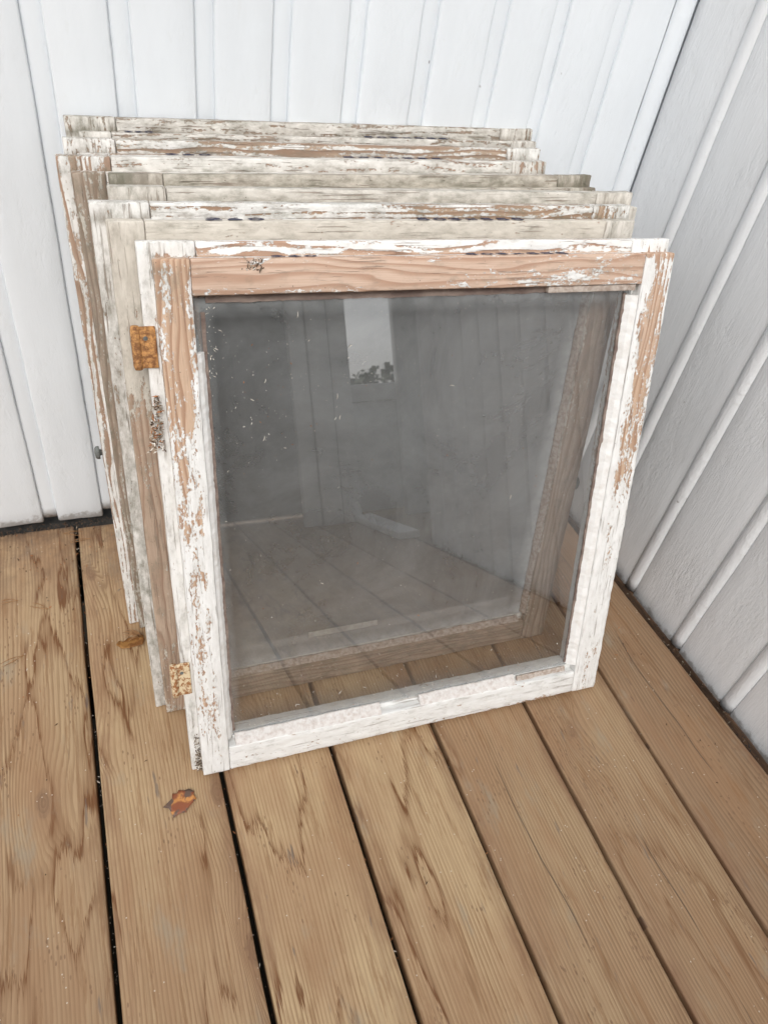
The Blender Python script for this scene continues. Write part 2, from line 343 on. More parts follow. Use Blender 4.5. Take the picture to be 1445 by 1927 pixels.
# ---------------------------------------------------------------- mesh helpers
class Mesh:
    def __init__(s): s.v = []; s.f = []; s.gc = []; s.mk = []; s.mk2 = []
    def grid_box(s, lo, hi, step, gcf, mkf, mk2f=None, rr=.0012, amp=.0003, edge=.0007, fr=25.):
        """rounded, slightly uneven box; verts shared between faces"""
        ax = []
        for k in range(3):
            L = hi[k]-lo[k]; r_ = min(rr, L*.3); n = max(1, int(round((L-2*r_)/step[k])))
            ax.append([lo[k]] + [lo[k]+r_+(L-2*r_)*i/n for i in range(n+1)] + [hi[k]])
        N = [len(a) for a in ax]; idx = {}
        def vid(i, j, k):
            key = (i, j, k)
            if key in idx: return idx[key]
            p = [ax[0][i], ax[1][j], ax[2][k]]
            ext = sum(1 for q, n in zip(key, N) if q in (0, n-1))
            if ext >= 2:
                cl = [min(max(p[q], lo[q]+min(rr, (hi[q]-lo[q])*.3)), hi[q]-min(rr, (hi[q]-lo[q])*.3)) for q in range(3)]
                d = Vector(p)-Vector(cl); L = d.length
                if L > 0: p = list(Vector(cl)+d.normalized()*min(rr, L))
            P = Vector(p)
            a = amp + (edge if ext >= 2 else 0)
            nz = Vector((noise.noise(P*fr+Vector((7, 3, 1))), noise.noise(P*fr*1.1+Vector((1, 9, 4))), noise.noise(P*fr*.9+Vector((5, 2, 8)))))
            n2 = Vector((noise.noise(P*fr*7), noise.noise(P*fr*7+Vector((3, 3, 3))), noise.noise(P*fr*7+Vector((8, 1, 8))))) if ext >= 2 else Vector((0, 0, 0))
            idx[key] = len(s.v); s.v.append(P+nz*amp*1.5+n2*edge)
            s.gc.append(gcf(P)); s.mk.append(mkf(P)); s.mk2.append(mk2f(P) if mk2f else (0, 0, 0))
            return idx[key]
        for k0, (a_, b_) in ((0, (1, 2)), (1, (2, 0)), (2, (0, 1))):
            for side in (0, N[k0]-1):
                for i in range(N[a_]-1):
                    for j in range(N[b_]-1):
                        q = []
                        for di, dj in ((0, 0), (1, 0), (1, 1), (0, 1)):
                            t = [0, 0, 0]; t[k0] = side; t[a_] = i+di; t[b_] = j+dj; q.append(vid(*t))
                        if side == 0: q.reverse()
                        s.f.append(q)
    def strip(s, pts, faces, gcf, mkf=None):
        o = len(s.v)
        for p in pts:
            P = Vector(p); s.v.append(P); s.gc.append(gcf(P)); s.mk.append(mkf(P) if mkf else (0, 0, 0)); s.mk2.append((0, 0, 0))
        for f in faces: s.f.append([o+i for i in f])
    def build(s, name, mats, parent=None, smooth=True, matidx=None):
        me = bpy.data.meshes.new(name); me.from_pydata([tuple(v) for v in s.v], [], s.f)
        for nm, dat in (('gc', s.gc), ('mk', s.mk), ('mk2', s.mk2)):
            a = me.attributes.new(nm, 'FLOAT_VECTOR', 'POINT'); a.data.foreach_set('vector', [x for t in dat for x in t])
        if not isinstance(mats, (list, tuple)): mats = [mats]
        for m in mats: me.materials.append(m)
        if smooth: me.shade_smooth()
        if matidx:
            me.polygons.foreach_set('material_index', matidx)
        me.update()
        o = bpy.data.objects.new(name, me); C.objects.link(o)
        if parent: o.parent = parent
        return o

def empty(name, loc=(0, 0, 0)):
    o = bpy.data.objects.new(name, None); o.location = loc; o.empty_display_size = .05; C.objects.link(o); return o
def tag(o, label=None, cat=None, group=None, kind=None):
    if label: o['label'] = label
    if cat: o['category'] = cat
    if group: o['group'] = group
    if kind: o['kind'] = kind
    return o
def rnd(a, b): return random.uniform(a, b)

# ---------------------------------------------------------------- ground below the deck
gm = Mesh(); gm.strip([(-600, -600, -.42), (600, -600, -.42), (600, 600, -.42), (-600, 600, -.42)], [(0, 1, 2, 3)], lambda P: tuple(P))
tag(gm.build('ground', M_SOIL), kind='structure')

# ---------------------------------------------------------------- deck
deck = tag(empty('deck'), kind='structure')
gaps = [-.888+.15*i for i in range(-14, 6)]
tones = {}
for i, x0 in enumerate(gaps[:-1]):
    n_ = i-14
    g_ = .0035 if n_ != 1 else .0042
    tone = {-1: .35, 0: .22, 1: .05, 2: .12, 3: .50, 4: .62}.get(n_, rnd(0, .5))
    cath = {-1: .9, 0: .12, 1: .35, 2: .25, 3: .6, 4: .2}.get(n_, rnd(0, .8))
    sd = (n_*3.37+.9, n_*.713, n_*1.1)
    xa, xb = x0+g_, x0+.15-g_+.001
    near = -1.5 < x0
    m = Mesh()
    m.grid_box((xa, -3.0, -.028), (xb, -.004 + (.0 if n_ else -.006), 0.0), (.024, .03 if near else .1, .014),
               lambda P: (P.y+sd[0], P.x+sd[1], P.z+sd[2]), lambda P: (tone, 1.0 if tone < .4 else .55, cath),
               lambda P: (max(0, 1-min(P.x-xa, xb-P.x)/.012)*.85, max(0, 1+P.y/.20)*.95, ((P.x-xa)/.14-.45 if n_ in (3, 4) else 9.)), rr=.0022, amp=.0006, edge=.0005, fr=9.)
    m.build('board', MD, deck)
# last board, tapering along the right wall
sd = (20.1, 4.3, 2.0)
m = Mesh(); xa = gaps[-1]+.0035
m.grid_box((xa, -3.0, -.028), (-.021, -.004, 0.), (.02, .03, .014),
           lambda P: (P.y+sd[0], P.x+sd[1], P.z+sd[2]), lambda P: (.95, .35, .9),
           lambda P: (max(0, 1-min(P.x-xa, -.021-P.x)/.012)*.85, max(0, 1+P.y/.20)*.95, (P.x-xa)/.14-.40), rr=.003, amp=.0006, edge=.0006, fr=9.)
for k, v in enumerate(m.v):
    f = max(0., (v.x-xa)/(-.021-xa)); v.x += f*(-v.y)*.0514
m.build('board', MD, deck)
# joists below
for y in (-.25, -.85, -1.45, -2.05, -2.65):
    m = Mesh(); m.grid_box((-3.0, y-.024, -.17), (.10, y+.024, -.0292), (.3, .05, .07), lambda P: (P.x, P.y, P.z), lambda P: (.9, 0, .2), rr=.002)
    m.build('joist', M_BEAM, deck)
m = Mesh(); m.grid_box((-3.0, -.002, -.20), (.0, .06, -.012), (.3, .05, .07), lambda P: (P.x, P.y, P.z), lambda P: (0, 0, 0)); m.build('wall_beam', M_DARK, deck)
m = Mesh(); m.grid_box((.0, -3.0, -.17), (.012, -.0, -.010), (.01, .05, .07), lambda P: (P.y, P.x, P.z), lambda P: (0, 0, 0), amp=.001, edge=.001)
for v in m.v: v.x += -v.y*.0514
m.build('edge_batten', M_BEAM, deck)

# ---------------------------------------------------------------- walls
def cladding(wall, place, beads, zb, ztop, pitch, mat, bw_=.017, first=None, last=None, jit=.002, step=.03, recess=.003, boardth=.016, crest=.0105, pw=.75, bd=.010):
    """boards with a half round bead in the gap between. place(s, depth, z) -> world; s runs along the wall, depth>0 into the room"""
    edges = []
    xs = sorted(beads)
    prev = first
    for bx_ in xs + [None]:
        a = prev; b_ = (bx_-bw_/2) if bx_ is not None else last
        if b_ is not None and a is not None and b_-a > .012: edges.append((a, b_))
        if bx_ is not None: prev = bx_+bw_/2
    for (a, b_) in edges:
        sd = (rnd(0, 50), rnd(0, 50), rnd(0, 50)); z0 = zb+rnd(-jit, jit); slope = rnd(-.02, .02)
        m = Mesh()
        def gcf(P): return (P.z+sd[0], P.x+sd[1], P.y+sd[2])
        m.grid_box((a, -boardth, z0), (b_, 0., ztop), (.018, .016, step), gcf, lambda P: (max(0, 1-(P.z-zb)/.035), 0, 0), rr=.0030, amp=.0008, edge=.0006, fr=8.)
        for v in m.v:
            if v.z < z0+.004: v.z += (v.x-(a+b_)/2)*slope + noise.noise(v*140)*.0016
        m.v = [Vector(place(v.x, v.y, v.z)) for v in m.v]
        m.build('board', mat, wall)
    for bx_ in xs:
        sd = (rnd(0, 50), rnd(0, 50), rnd(0, 50)); n = 8; z0 = zb+.010+rnd(-.002, .004)
        nz = int((ztop-z0)/.02); m = Mesh(); pts = []; faces = []
        for k in range(nz+1):
            z = z0+(ztop-z0)*k/nz
            w = bw_*.5*(1.12)+noise.noise(Vector((bx_*9, z*4, 1)))*.0006
            for j in range(n+1):
                t = math.pi*j/n
                pts.append((bx_-math.cos(t)*w, -recess-bd+math.sin(t)**pw*crest+noise.noise(Vector((bx_, z*20, j)))*.0003, z))
        for k in range(nz):
            for j in range(n):
                a = k*(n+1)+j; faces.append((a, a+1, a+n+2, a+n+1))
        faces.append(tuple(range(n, -1, -1)))
        m.strip([place(*p) for p in pts], faces, lambda P: (P.z+sd[0], P.x+P.y+sd[1], sd[2]), lambda P: (max(0, 1-(P.z-zb)/.03), 0, 0))
        m.build('batten', mat, wall)

back = tag(empty('back_wall'), "white painted vertical board wall with narrow rounded battens behind the stack of sashes", "wall")
bb = [-.11, -.2015, -.287, -.3815, -.473, -.564, -.653, -.7435, -.8305, -.9225, -1.015]
bb += [-1.015-.0915*i for i in range(1, 16)]
cladding(back, lambda s, d, z: (s, -d, z), bb, .010, 2.3, .0915, M_BACK, .0215, first=bb[-1]+.0105, last=-.033, recess=.0030, crest=.0042, pw=.75, bd=.0052)
# backing sheet
m = Mesh(); m.grid_box((-2.6, .0172, .03), (.05, .04, 2.3), (.3, .02, .3), lambda P: tuple(P), lambda P: (0, 0, 0)); m.build('backing', M_BACK, back)
# corner batten
m = Mesh(); pts = []; faces = []; nz = 100
for k in range(nz+1):
    z = .015+2.28*k/nz
    for j in range(9):
        t = math.pi*j/8; pts.append((-.0165-math.cos(t)*.0155, -math.sin(t)**.7*.010+.003+noise.noise(Vector((z*6, j, 0)))*.0008, z))
for k in range(nz):
    for j in range(8):
        a = k*9+j; faces.append((a, a+9, a+10, a+1)[::-1])
m.strip(pts, faces, lambda P: (P.z+3, P.x+P.y+1, 4)); m.build('corner_batten', M_BACK, back)

KW = .0528
right = tag(empty('right_wall'), "white rough sawn board wall with thick rounded battens running down the right side", "wall")
rb = [.111, .2305, .3455, .4745, .600]; rb += [.600+.123*i for i in range(1, 11)]
def rplace(s, d, z): return (KW*s-d+.0, -s, z)
cladding(right, rplace, rb, -.016, 2.3, .123, M_RIGHT, .0225, first=.001, last=rb[-1]-.0, recess=.0018, jit=.003, crest=.0125, pw=.8, bd=.0060)
m = Mesh(); m.grid_box((0., -.04, -.0), (1.9, -.0172, 2.3), (.3, .02, .3), lambda P: tuple(P), lambda P: (0, 0, 0))
m.v = [Vector(rplace(*v)) for v in m.v]; m.build('backing', M_RIGHT, right)

# ---------------------------------------------------------------- sashes
IL, IT, T1, T2 = .0130, .0140, .0149, .015
def cell(a, b_): return a+(b_-a)*.5
def wood_part(name, parent, boxes, axis, seed, mkf, mk2f, mat=None, label=None):
    m = Mesh()
    for lo, hi in boxes:
        st = (.007, .007, .0055)
        if axis == 'y': gcf = lambda P: (P.y+seed[0], P.x+seed[1], P.z*1.0+seed[2])
        else: gcf = lambda P: (P.x+seed[0], P.y+seed[1], P.z*1.0+seed[2])
        m.grid_box(lo, hi, st, gcf, mkf, mk2f, rr=.0016, amp=.0003, edge=.0009, fr=34.)
    o = m.build(name, mat or MW, parent)
    if label: o['label'] = label
    return o
def bead(name, parent, axis, a0, a1, inner, outer, sgn, mat, h=.0125, c0=.0032, gaps_=0.0):
    """triangular putty fillet. axis 'y': runs from b=a0..a1 at a in (outer->inner); axis 'x': runs along a"""
    n = max(4, int((a1-a0)/.004)); m = Mesh(); pts = []; faces = []
    for k in range(n+1):
        t = a0+(a1-a0)*k/n; e = Vector((t*45, outer*30, 2.))
        wob = noise.noise(e)*.0010+noise.noise(e*5)*.0006+noise.noise(e*14)*.0004
        hi_ = h+noise.noise(e*2+Vector((0, 5, 0)))*.0012
        inn = inner+sgn*wob
        for q, c in ((outer-sgn*.0006, c0-.001), (outer-sgn*.0006, hi_), (outer+(inn-outer)*.55, c0+(hi_-c0)*.62+noise.noise(e*6)*.0006), (inn, c0+.0009), (inn, c0-.001)):
            pts.append((q, t, c) if axis == 'y' else (t, q, c))
    for k in range(n):
        for j in range(4):
            a = k*5+j; f = (a, a+1, a+6, a+5)
            faces.append(f)
    faces.append((0, 1, 2, 3, 4)); faces.append(tuple(n*5+i for i in (4, 3, 2, 1, 0)))
    m.strip(pts, faces, lambda P: tuple(P))
    o = m.build(name, mat, parent, smooth=False)
    bm_ = bmesh.new(); bm_.from_mesh(o.data); bmesh.ops.recalc_face_normals(bm_, faces=bm_.faces); bm_.to_mesh(o.data); bm_.free()
    return o

def glass_pane(parent, a0, a1, b0, b1, c, mat, tear=0):
    m = Mesh(); na, nb = 24, 24; pts = []; faces = []
    for j in range(nb+1):
        for i in range(na+1):
            pts.append((a0+(a1-a0)*i/na, b0+(b1-b0)*j/nb, c))
    for j in range(nb):
        for i in range(na):
            k = j*(na+1)+i; faces.append((k, k+1, k+na+2, k+na+1))
    def mk(P):
        d = min(P.x-a0, a1-P.x, (P.y-b0)*.7, b1-P.y)
        return (max(0, 1-d/.022)**1.5*.9, 0, 0)
    m.strip(pts, faces, lambda P: tuple(P), mk)
    o = m.build('pane', mat, parent, smooth=False); return o

def writing(parent, H, W):
    """pen strokes on the ledge: 260 and 503x555, foreshortened"""
    b_ = H-IT+.0006
    def stroke(mesh, poly, w=.0011):
        for (p, q) in zip(poly[:-1], poly[1:]):
            p = Vector(p); q = Vector(q); d = q-p
            if d.length < 1e-6: continue
            d.normalize(); nn = Vector((-d.y, d.x))*w; e = d*w*.5
            cs = [p-e+nn, p-e-nn, q+e-nn, q+e+nn]
            o = len(mesh.v)
            for z in (0, .0003):
                for cc in cs:
                    mesh.v.append(Vector((cc.x, b_+z, cc.y))); mesh.gc.append((0, 0, 0)); mesh.mk.append((0, 0, 0)); mesh.mk2.append((0, 0, 0))
            for f in ((0, 3, 2, 1), (4, 5, 6, 7), (0, 1, 5, 4), (1, 2, 6, 5), (2, 3, 7, 6), (3, 0, 4, 7)): mesh.f.append([o+i for i in f])
    D = {'2': [[(.1, .8), (.5, 1), (.9, .75), (.5, .4), (.05, .02), (1, .05)]],
         '6': [[(.7, 1), (.2, .55), (.1, .2), (.5, 0), (.95, .2), (.7, .45), (.2, .3)]],
         '0': [[(.5, 1), (.1, .6), (.2, .1), (.6, 0), (.95, .4), (.85, .85), (.5, 1)]],
         '5': [[(.95, 1), (.2, .95), (.15, .55), (.7, .55), (.95, .25), (.6, 0), (.05, .08)]],
         '3': [[(.1, .9), (.6, 1), (.85, .75), (.4, .55), (.9, .3), (.5, 0), (.05, .1)]],
         'x': [[(.1, .8), (.9, .1)], [(.9, .8), (.1, .1)]]}
    def word(s_, a0, a1):
        m = Mesh(); n = len(s_); cw = (a1-a0)/n
        for i, ch in enumerate(s_):
            for st in D[ch]:
                # top of the digit lies towards the rear (c small)
                stroke(m, [(a0+cw*i+x*cw*.72+random.uniform(-.0006, .0006), .0128-y*.0105+random.uniform(-.0004, .0004)) for x, y in st])
        m.build('handwriting', M_INK, parent, smooth=False)
    return word

def make_sash(spec):
    x0, y0, ti, yaw, W, H = spec['pose']
    ux = Vector((math.cos(yaw), math.sin(yaw), 0)); n = Vector((math.sin(yaw), -math.cos(yaw), 0))
    up = Vector((0, 0, math.cos(ti)))-n*math.sin(ti); nf = n*math.cos(ti)+Vector((0, 0, math.sin(ti)))
    e = empty('window_sash')
    e.matrix_world = Matrix(((ux.x, up.x, nf.x, x0), (ux.y, up.y, nf.y, y0), (ux.z, up.z, nf.z, .0015), (0, 0, 0, 1)))
    tag(e, spec['label'], 'window sash', 'old wooden window sashes leaning in a stack against the wall')
    s = spec['seed']; mkf = spec['mk']; mk2f = spec['mk2']
    def f(part): return (lambda P: mkf(part, P, W, H)), (lambda P: mk2f(part, P, W, H))
    J = .0545; JR = W-.0520
    # left stile (back layer with lip, front layer set in), right stile, top and bottom rails
    base_mk = mkf
    if spec['glass'] is not M_G7:
        def mkf(part, P, W, H):
            c_, g_, y_ = base_mk(part, P, W, H)
            if P.z < .002: g_ += .55*max(0, 1-abs(P.y-(H-IT))/.006)+.35*max(0, 1-abs(P.x-IL)/.004)+.25*max(0, 1-(H-P.y)/.002)  # shade painted into the ledge creases through grime, plus dirtier edges
            return (c_, g_, y_)
        def f(part): return (lambda P: mkf(part, P, W, H)), (lambda P: mk2f(part, P, W, H))
    a, b2 = f('left'); wood_part('stile', e, [((0, 0, -T2), (J-.0004, H, 0)), ((IL, .0008, -.003), (.0470, H-IT, T1))], 'y', (s, s*.3, s*.7), a, b2)
    a, b2 = f('right'); wood_part('stile', e, [((JR+.0004, 0, -T2), (W, H, 0)), ((W-.0410, .0008, -.003), (W-.0007, H-IT, T1))], 'y', (s+3, s*.5, s*.2), a, b2)
    a, b2 = f('top'); wood_part('rail', e, [((J+.0003, H-.056, -T2), (JR-.0003, H-.0004, -.0001)), ((.0474, H-.0485, -.0029), (W-.0414, H-IT-.0003, T1-.0003))], 'x', (s+6, s*.9, s*.4), a, b2)
    a, b2 = f('bottom'); wood_part('rail', e, [((J+.0003, .0004, -T2), (JR-.0003, .052, -.0001)), ((.0474, .0012, -.0029), (W-.0414, .0380, T1-.0003))], 'x', (s+9, s*.35, s*.6), a, b2)
    gb = H-.058
    glass_pane(e, J-.008, JR+.008, .046, H-.0515, .0016, spec['glass'])
    if spec.get('putty', True) is True:
        pm = spec.get('puttymat', M_PUTTY); q_ = .0052 if pm is M_PUTTYD else .009
        bead('putty_bead', e, 'y', .052, H-.060, .0470+q_, .0470, 1, pm)
        bead('putty_bead', e, 'y', .052, H-.060, W-.0410-q_, W-.0410, -1, pm)
        bead('putty_bead', e, 'x', .056, W-.050, .0380+q_, .0380, 1, pm)
        bead('putty_bead', e, 'x', .056, W-.050, H-.0575, H-.0485, -1, pm)
    return e, W, H

def blotch(P, c, rx, ry):
    d = ((P.x-c[0])/rx)**2+((P.y-c[1])/ry)**2
    return max(0., 1-d)

def lerp(pts, t):
    if t <= pts[0][0]: return pts[0][1]
    for (a, va), (b_, vb) in zip(pts[:-1], pts[1:]):
        if t <= b_: return va+(vb-va)*(t-a)/(b_-a)
    return pts[-1][1]

const = lambda *v: (lambda part, P, W, H: v)
# -- 1: rearmost
def mk1(part, P, W, H):
    return (.80 if part in ('left', 'right') else .72, .45, .75)
def mk3(part, P, W, H):
    if part == 'left': return (lerp([(0, .92), (.35, .80), (.45, .60), (.62, .72)], P.y), .25, .35) if P.z < .004 else (lerp([(0, .60), (.3, .40), (.45, .32), (.66, .50)], P.y), .50, .70)
    return (.82, .25, .4)
def mk23(part, P, W, H):
    if part == 'left' and P.z < .004: return (.85, .15, .2)
    if part == 'left': return (.45, .65, .2)
    return (.45, .35, 0.)
def mk6(part, P, W, H):
    if P.z < .0035:
        return (.86-.35*blotch(P, (.40, H-.01), .12, .02)-.25*blotch(P, (.55, H-.01), .10, .02), .28+(.25 if part == 'left' and P.y < .6 else 0), .3)
    if part == 'left': return (lerp([(0, .40), (.1, .22), (.3, .12), (.42, .30), (.5, .80), (.65, .88)], P.y), .22, .42)
    if part == 'top': return (.86, .22, .35)
    if part == 'bottom': return (.16, .55, .45)
    return (lerp([(0, .05), (.25, .12), (.5, .22), (.59, .25), (.60, .88)], P.y)+.55*max(0, 1-abs(P.x-(W-.043))/.006), .38, lerp([(0, .70), (.6, .50)], P.y))
def mk26(part, P, W, H):
    if P.z < .0035: return (.62 if part == 'top' else .2, .15 if part != 'left' else .22, .6)
    return (.1, .72 if part in ('left', 'top') else .55, .35 if part == 'left' else 0.)
def mk7(part, P, W, H):
    lip = P.z < .0035 and (P.y > H-IT-.001 or P.x < IL+.001)
    if lip:
        if part == 'left': return (.98, .26, .3)
        return (.90, .12, .1)
    if P.y > H-IT-.004 and P.z > 0: return (.30, .05, .0)
    if part == 'top':
        low = max(0., 1-(P.y-(H-.0485))/.012)
        right = lerp([(.25, 0), (.42, .35), (.50, .5), (.56, .2)], P.x)*max(0, 1-abs(P.y-(H-.036))/.015)
        return (.10+.22*low+right*1.0, .10+right*.5, .0)
    if part == 'bottom': return (.84 if P.y > .008 else .64, .08, .2)
    if part == 'left':
        t = P.y
        edge_w = max(0, 1-abs(P.x-.047)/.010)*.45 + max(0, 1-abs(P.x-.0135)/.006)*.10
        base = lerp([(0, .82), (.08, .66), (.12, .60), (.2, .62), (.30, .68), (.34, .57), (.38, .55), (.42, .57), (.47, .42), (.52, .28), (.57, .26), (.61, .46), (.645, .25)], t)
        return (base+edge_w*(1 if t < .56 else .2), .06+(.45 if t > .60 and P.x < .03 else 0), .05)
    t = P.y
    inner = max(0, 1-abs(P.x-(W-.041))/.014)*.60
    outer = max(0, 1-abs(P.x-W)/.010)*.30
    base = lerp([(0, .80), (.05, .66), (.12, .82), (.22, .72), (.30, .72), (.33, .56), (.40, .42), (.46, .36), (.50, .40), (.56, .36), (.60, .54), (.65, .62)], t)
    return (base+inner+outer, .06, .05)
def mk27(part, P, W, H):
    lip = P.z < .0035
    if lip and part == 'left': return (.15, .14, .2)
    if lip and part == 'top': return (.80, .04, .15)
    if part == 'right' and P.y > .5: return (.35, 0, .25)
    return (.08, 0., .05 if part == 'top' else .42)

specs = [
 dict(pose=(-.8093, -.1600, .2121, .0294, .6101, .6582), seed=11.3, mk=mk1, mk2=const(.42, .42, .1), glass=M_GX,
      label="rearmost weathered grey-white window sash, topmost edge, touching the white back wall"),
 dict(pose=(-.8158, -.2000, .2240, .0162, .6077, .6480), seed=23.8,
      mk=lambda part, P, W, H: (.62+(.12 if part in ('right','left') else 0), .28, .50), mk2=lambda part, P, W, H: (.75 if part == 'top' else .3, .22, .45), glass=M_GX,
      label="second sash from the wall, top rail bared to wavy brown grain between white paint"),
 dict(pose=(-.8243, -.2331, .2061, .0245, .6054, .6426), seed=31.7, mk=mk3, mk2=mk23, glass=M_GX,
      label="third sash from the wall, furthest left, with streaky brown-white stile and grey knob"),
 dict(pose=(-.7731, -.3198, .2823, .0280, .6067, .6514), seed=47.1,
      mk=lambda part, P, W, H: (.90-(.35 if P.x > W-.02 else 0)+(-.2 if P.z > .001 else 0), .54+(1.0*max(0, 1-(W-P.x)/.03)+(.5 if P.x < .04 else 0)), .9), mk2=const(.12, .75, .0), glass=M_GX,
      label="fourth window sash from the wall, grimy greenish grey with blackened right corner"),
 dict(pose=(-.7853, -.3520, .2166, -.0101, .6089, .6556), seed=52.9,
      mk=lambda part, P, W, H: (.95, .38, .5), mk2=const(.05, .55, .0), glass=M_GX,
      label="fifth window sash from the wall, plain smooth pale grey top rail without writing"),
 dict(pose=(-.8054, -.3853, .2249, -.0136, .6061, .6534), seed=67.3, mk=mk6, mk2=mk26, glass=M_G6, puttymat=M_PUTTYD,
      label="second sash from the front, white lined lip over worn beige frame"),
 dict(pose=(-.7732, -.4901, .3315, -.0248, .6055, .6518), seed=75.6, mk=mk7, mk2=mk27, glass=M_G7, putty='custom',
      label="frontmost sash with full dusty pane, peeling white paint and two rusty hinges"),
]
S = []
for sp in specs: S.append(make_sash(sp))

def box_part(name, parent, lo, hi, mat, rr=.0005, amp=.0001, edge=.0002, st=.004, label=None):
    m = Mesh(); m.grid_box(lo, hi, (st, st, st), lambda P: tuple(P), lambda P: (0, 0, 0), rr=rr, amp=amp, edge=edge, fr=60.)
    o = m.build(name, mat, parent)
    if label: o['label'] = label
    return o

# writing on the ledges
for k, (a0, a1, c0, c1) in {0: (.062, .096, .354, .479), 1: (.107, .162, .320, .460), 5: (.105, .168, .328, .462), 6: (.126, .176, .336, .466)}.items():
    e, W, H = S[k]; w = writing(e, H, W); w("260", a0, a1); w("503x555", c0, c1)

# front sash: putty, hinges, litter
e7, W, H = S[6]
bead('putty_bead', e7, 'y', .050, H-.105, .0550, .0470, 1, M_PUTTY)
bead('putty_bead', e7, 'y', .050, H-.062, W-.0530, W-.0410, -1, M_PUTTY)
bead('putty_bead', e7, 'x', .057, .2560, .0500, .0380, 1, M_PUTTYP, h=.0140)
bead('putty_bead', e7, 'x', .3140, .4640, .0490, .0380, 1, M_PUTTYP, h=.0140)
bead('rebate_and_shadow_strip', e7, 'y', .054, H-.066, .0582, .0548, 1, M_REB, h=.0036, c0=.0024)  # dark strip painting the shadow line inside the left putty
bead('rebate_and_shadow_strip', e7, 'y', .052, H-.060, W-.0560, W-.0526, -1, M_REB, h=.0042, c0=.0024)  # same painted shadow line inside the right putty
bead('putty_bead', e7, 'x', .4700, W-.054, .0445, .0380, 1, M_PUTTYD, h=.0070)
bead('rebate_and_shadow_strip', e7, 'x', .060, W-.054, H-.0570, H-.0485, -1, M_REB, h=.0040)
box_part('wood_sliver', e7, (W-.165, H-.0560, .0035), (W-.047, H-.0490, .0120), M_PUTTYD)

def hinge(parent, b0, hgt, mat, lab):
    box = Mesh(); box.grid_box((-.0100, b0, .0003), (.0100, b0+hgt, .0030), (.003, .003, .002), lambda P: tuple(P), lambda P: (0, 0, 0), rr=.0006, amp=.0003, edge=.0005, fr=120.)
    # knuckle rolled round the pin
    pts = []; faces = []; n = 12; L = 10
    for k in range(L+1):
        bb_ = b0-.001+(hgt+.002)*k/L
        for j in range(n):
            t = 2*math.pi*j/n; rr = .0046*(1+.08*noise.noise(Vector((k, j, b0*9))))*(1 if k not in (0, L) else .8)
            pts.append((-.0092+math.cos(t)*rr, bb_, .0022+math.sin(t)*rr))
    for k in range(L):
        for j in range(n):
            a = k*n+j; c_ = k*n+(j+1) % n; faces.append((a, c_, c_+n, a+n)[::-1])
    faces.append(tuple(range(n))); faces.append(tuple(L*n+j for j in range(n-1, -1, -1)))
    box.strip(pts, faces, lambda P: tuple(P))
    o = box.build('hinge', mat, parent); o['label'] = lab
    # screw head
    s_ = Mesh(); pts = [(.0, b0+hgt*.72, .0042)]; 
    for j in range(8): pts.append((math.cos(j*math.pi/4)*.0024, b0+hgt*.72+math.sin(j*math.pi/4)*.0024, .0032))
    s_.strip(pts, [(0, 1+j, 1+(j+1) % 8) for j in range(8)], lambda P: tuple(P)); s_.build('screw', M_KNOB, o)
hinge(e7, .5330, .0410, M_RUST, "upper hinge, solid orange-brown rust")
hinge(e7, .1260, .0460, M_RUSTC, "lower hinge, cream paint pitted with rust")

def litter(name, parent, n, fpos, size, mats, mind=1.0):
    m = Mesh(); mi = []
    for _ in range(n):
        p = Vector(fpos()); s_ = size*rnd(.4, 1.3)
        ax = Vector((rnd(-1, 1), rnd(-1, 1), rnd(-1, 1))).normalized(); ex = rnd(.6, 2.4)
        t1 = ax.orthogonal().normalized(); t2 = ax.cross(t1)
        o = len(m.v)
        for q in (ax*s_*ex, t1*s_*.5+t2*s_*rnd(-.2, .2), t2*s_*.45-t1*s_*.2, -t1*s_*.5, -t2*s_*.4, -ax*s_*ex*.8):
            m.v.append(p+q); m.gc.append((0, 0, 0)); m.mk.append((0, 0, 0)); m.mk2.append((0, 0, 0))
        k = random.randrange(len(mats))
        for f in ((0, 1, 2), (0, 2, 3), (0, 3, 4), (0, 4, 1), (5, 2, 1), (5, 3, 2), (5, 4, 3), (5, 1, 4)): m.f.append([o+i for i in f]); mi.append(k)
    return m.build(name, mats, parent, smooth=False, matidx=mi)
def nestpos():
    t = rnd(0, 1)**.8
    return (rnd(-.0085, .004)*(0.35+t)+.004*(1-t)+.002, .505-.058*t, rnd(.0015, .006+.006*t))
tag(litter('cocoon_litter', e7, 230, nestpos, .0019, [M_NEST, M_NEST, M_NESTW, M_NESTO, M_DARKBIT]), kind='stuff')
tag(litter('cobweb_dirt', e7, 240, lambda: (rnd(.006, .0135), abs(random.gauss(0, .028))*.9+.001, rnd(.001, .005)), .0016, [M_NEST, M_NEST, M_DARKBIT, M_NESTW]), kind='stuff')
# flakes on the panes
def panepos():
    q = random.random()
    if q < .35: return (.055+abs(random.gauss(0, .09)), .50+random.gauss(0, .05), .0024)
    if q < .75: return (rnd(.06, .54), .055+abs(random.gauss(0, .03)), .0024)
    return (rnd(.06, .54), rnd(.06, .58), .0024)
def panefix():
    while True:
        p = panepos()
        if .060 < p[0] < .545 and .054 < p[1] < .59: return p
tag(litter('pane_flakes', e7, 230, panefix, .0009, [M_NESTW, M_NESTW, M_NESTO]), kind='stuff')
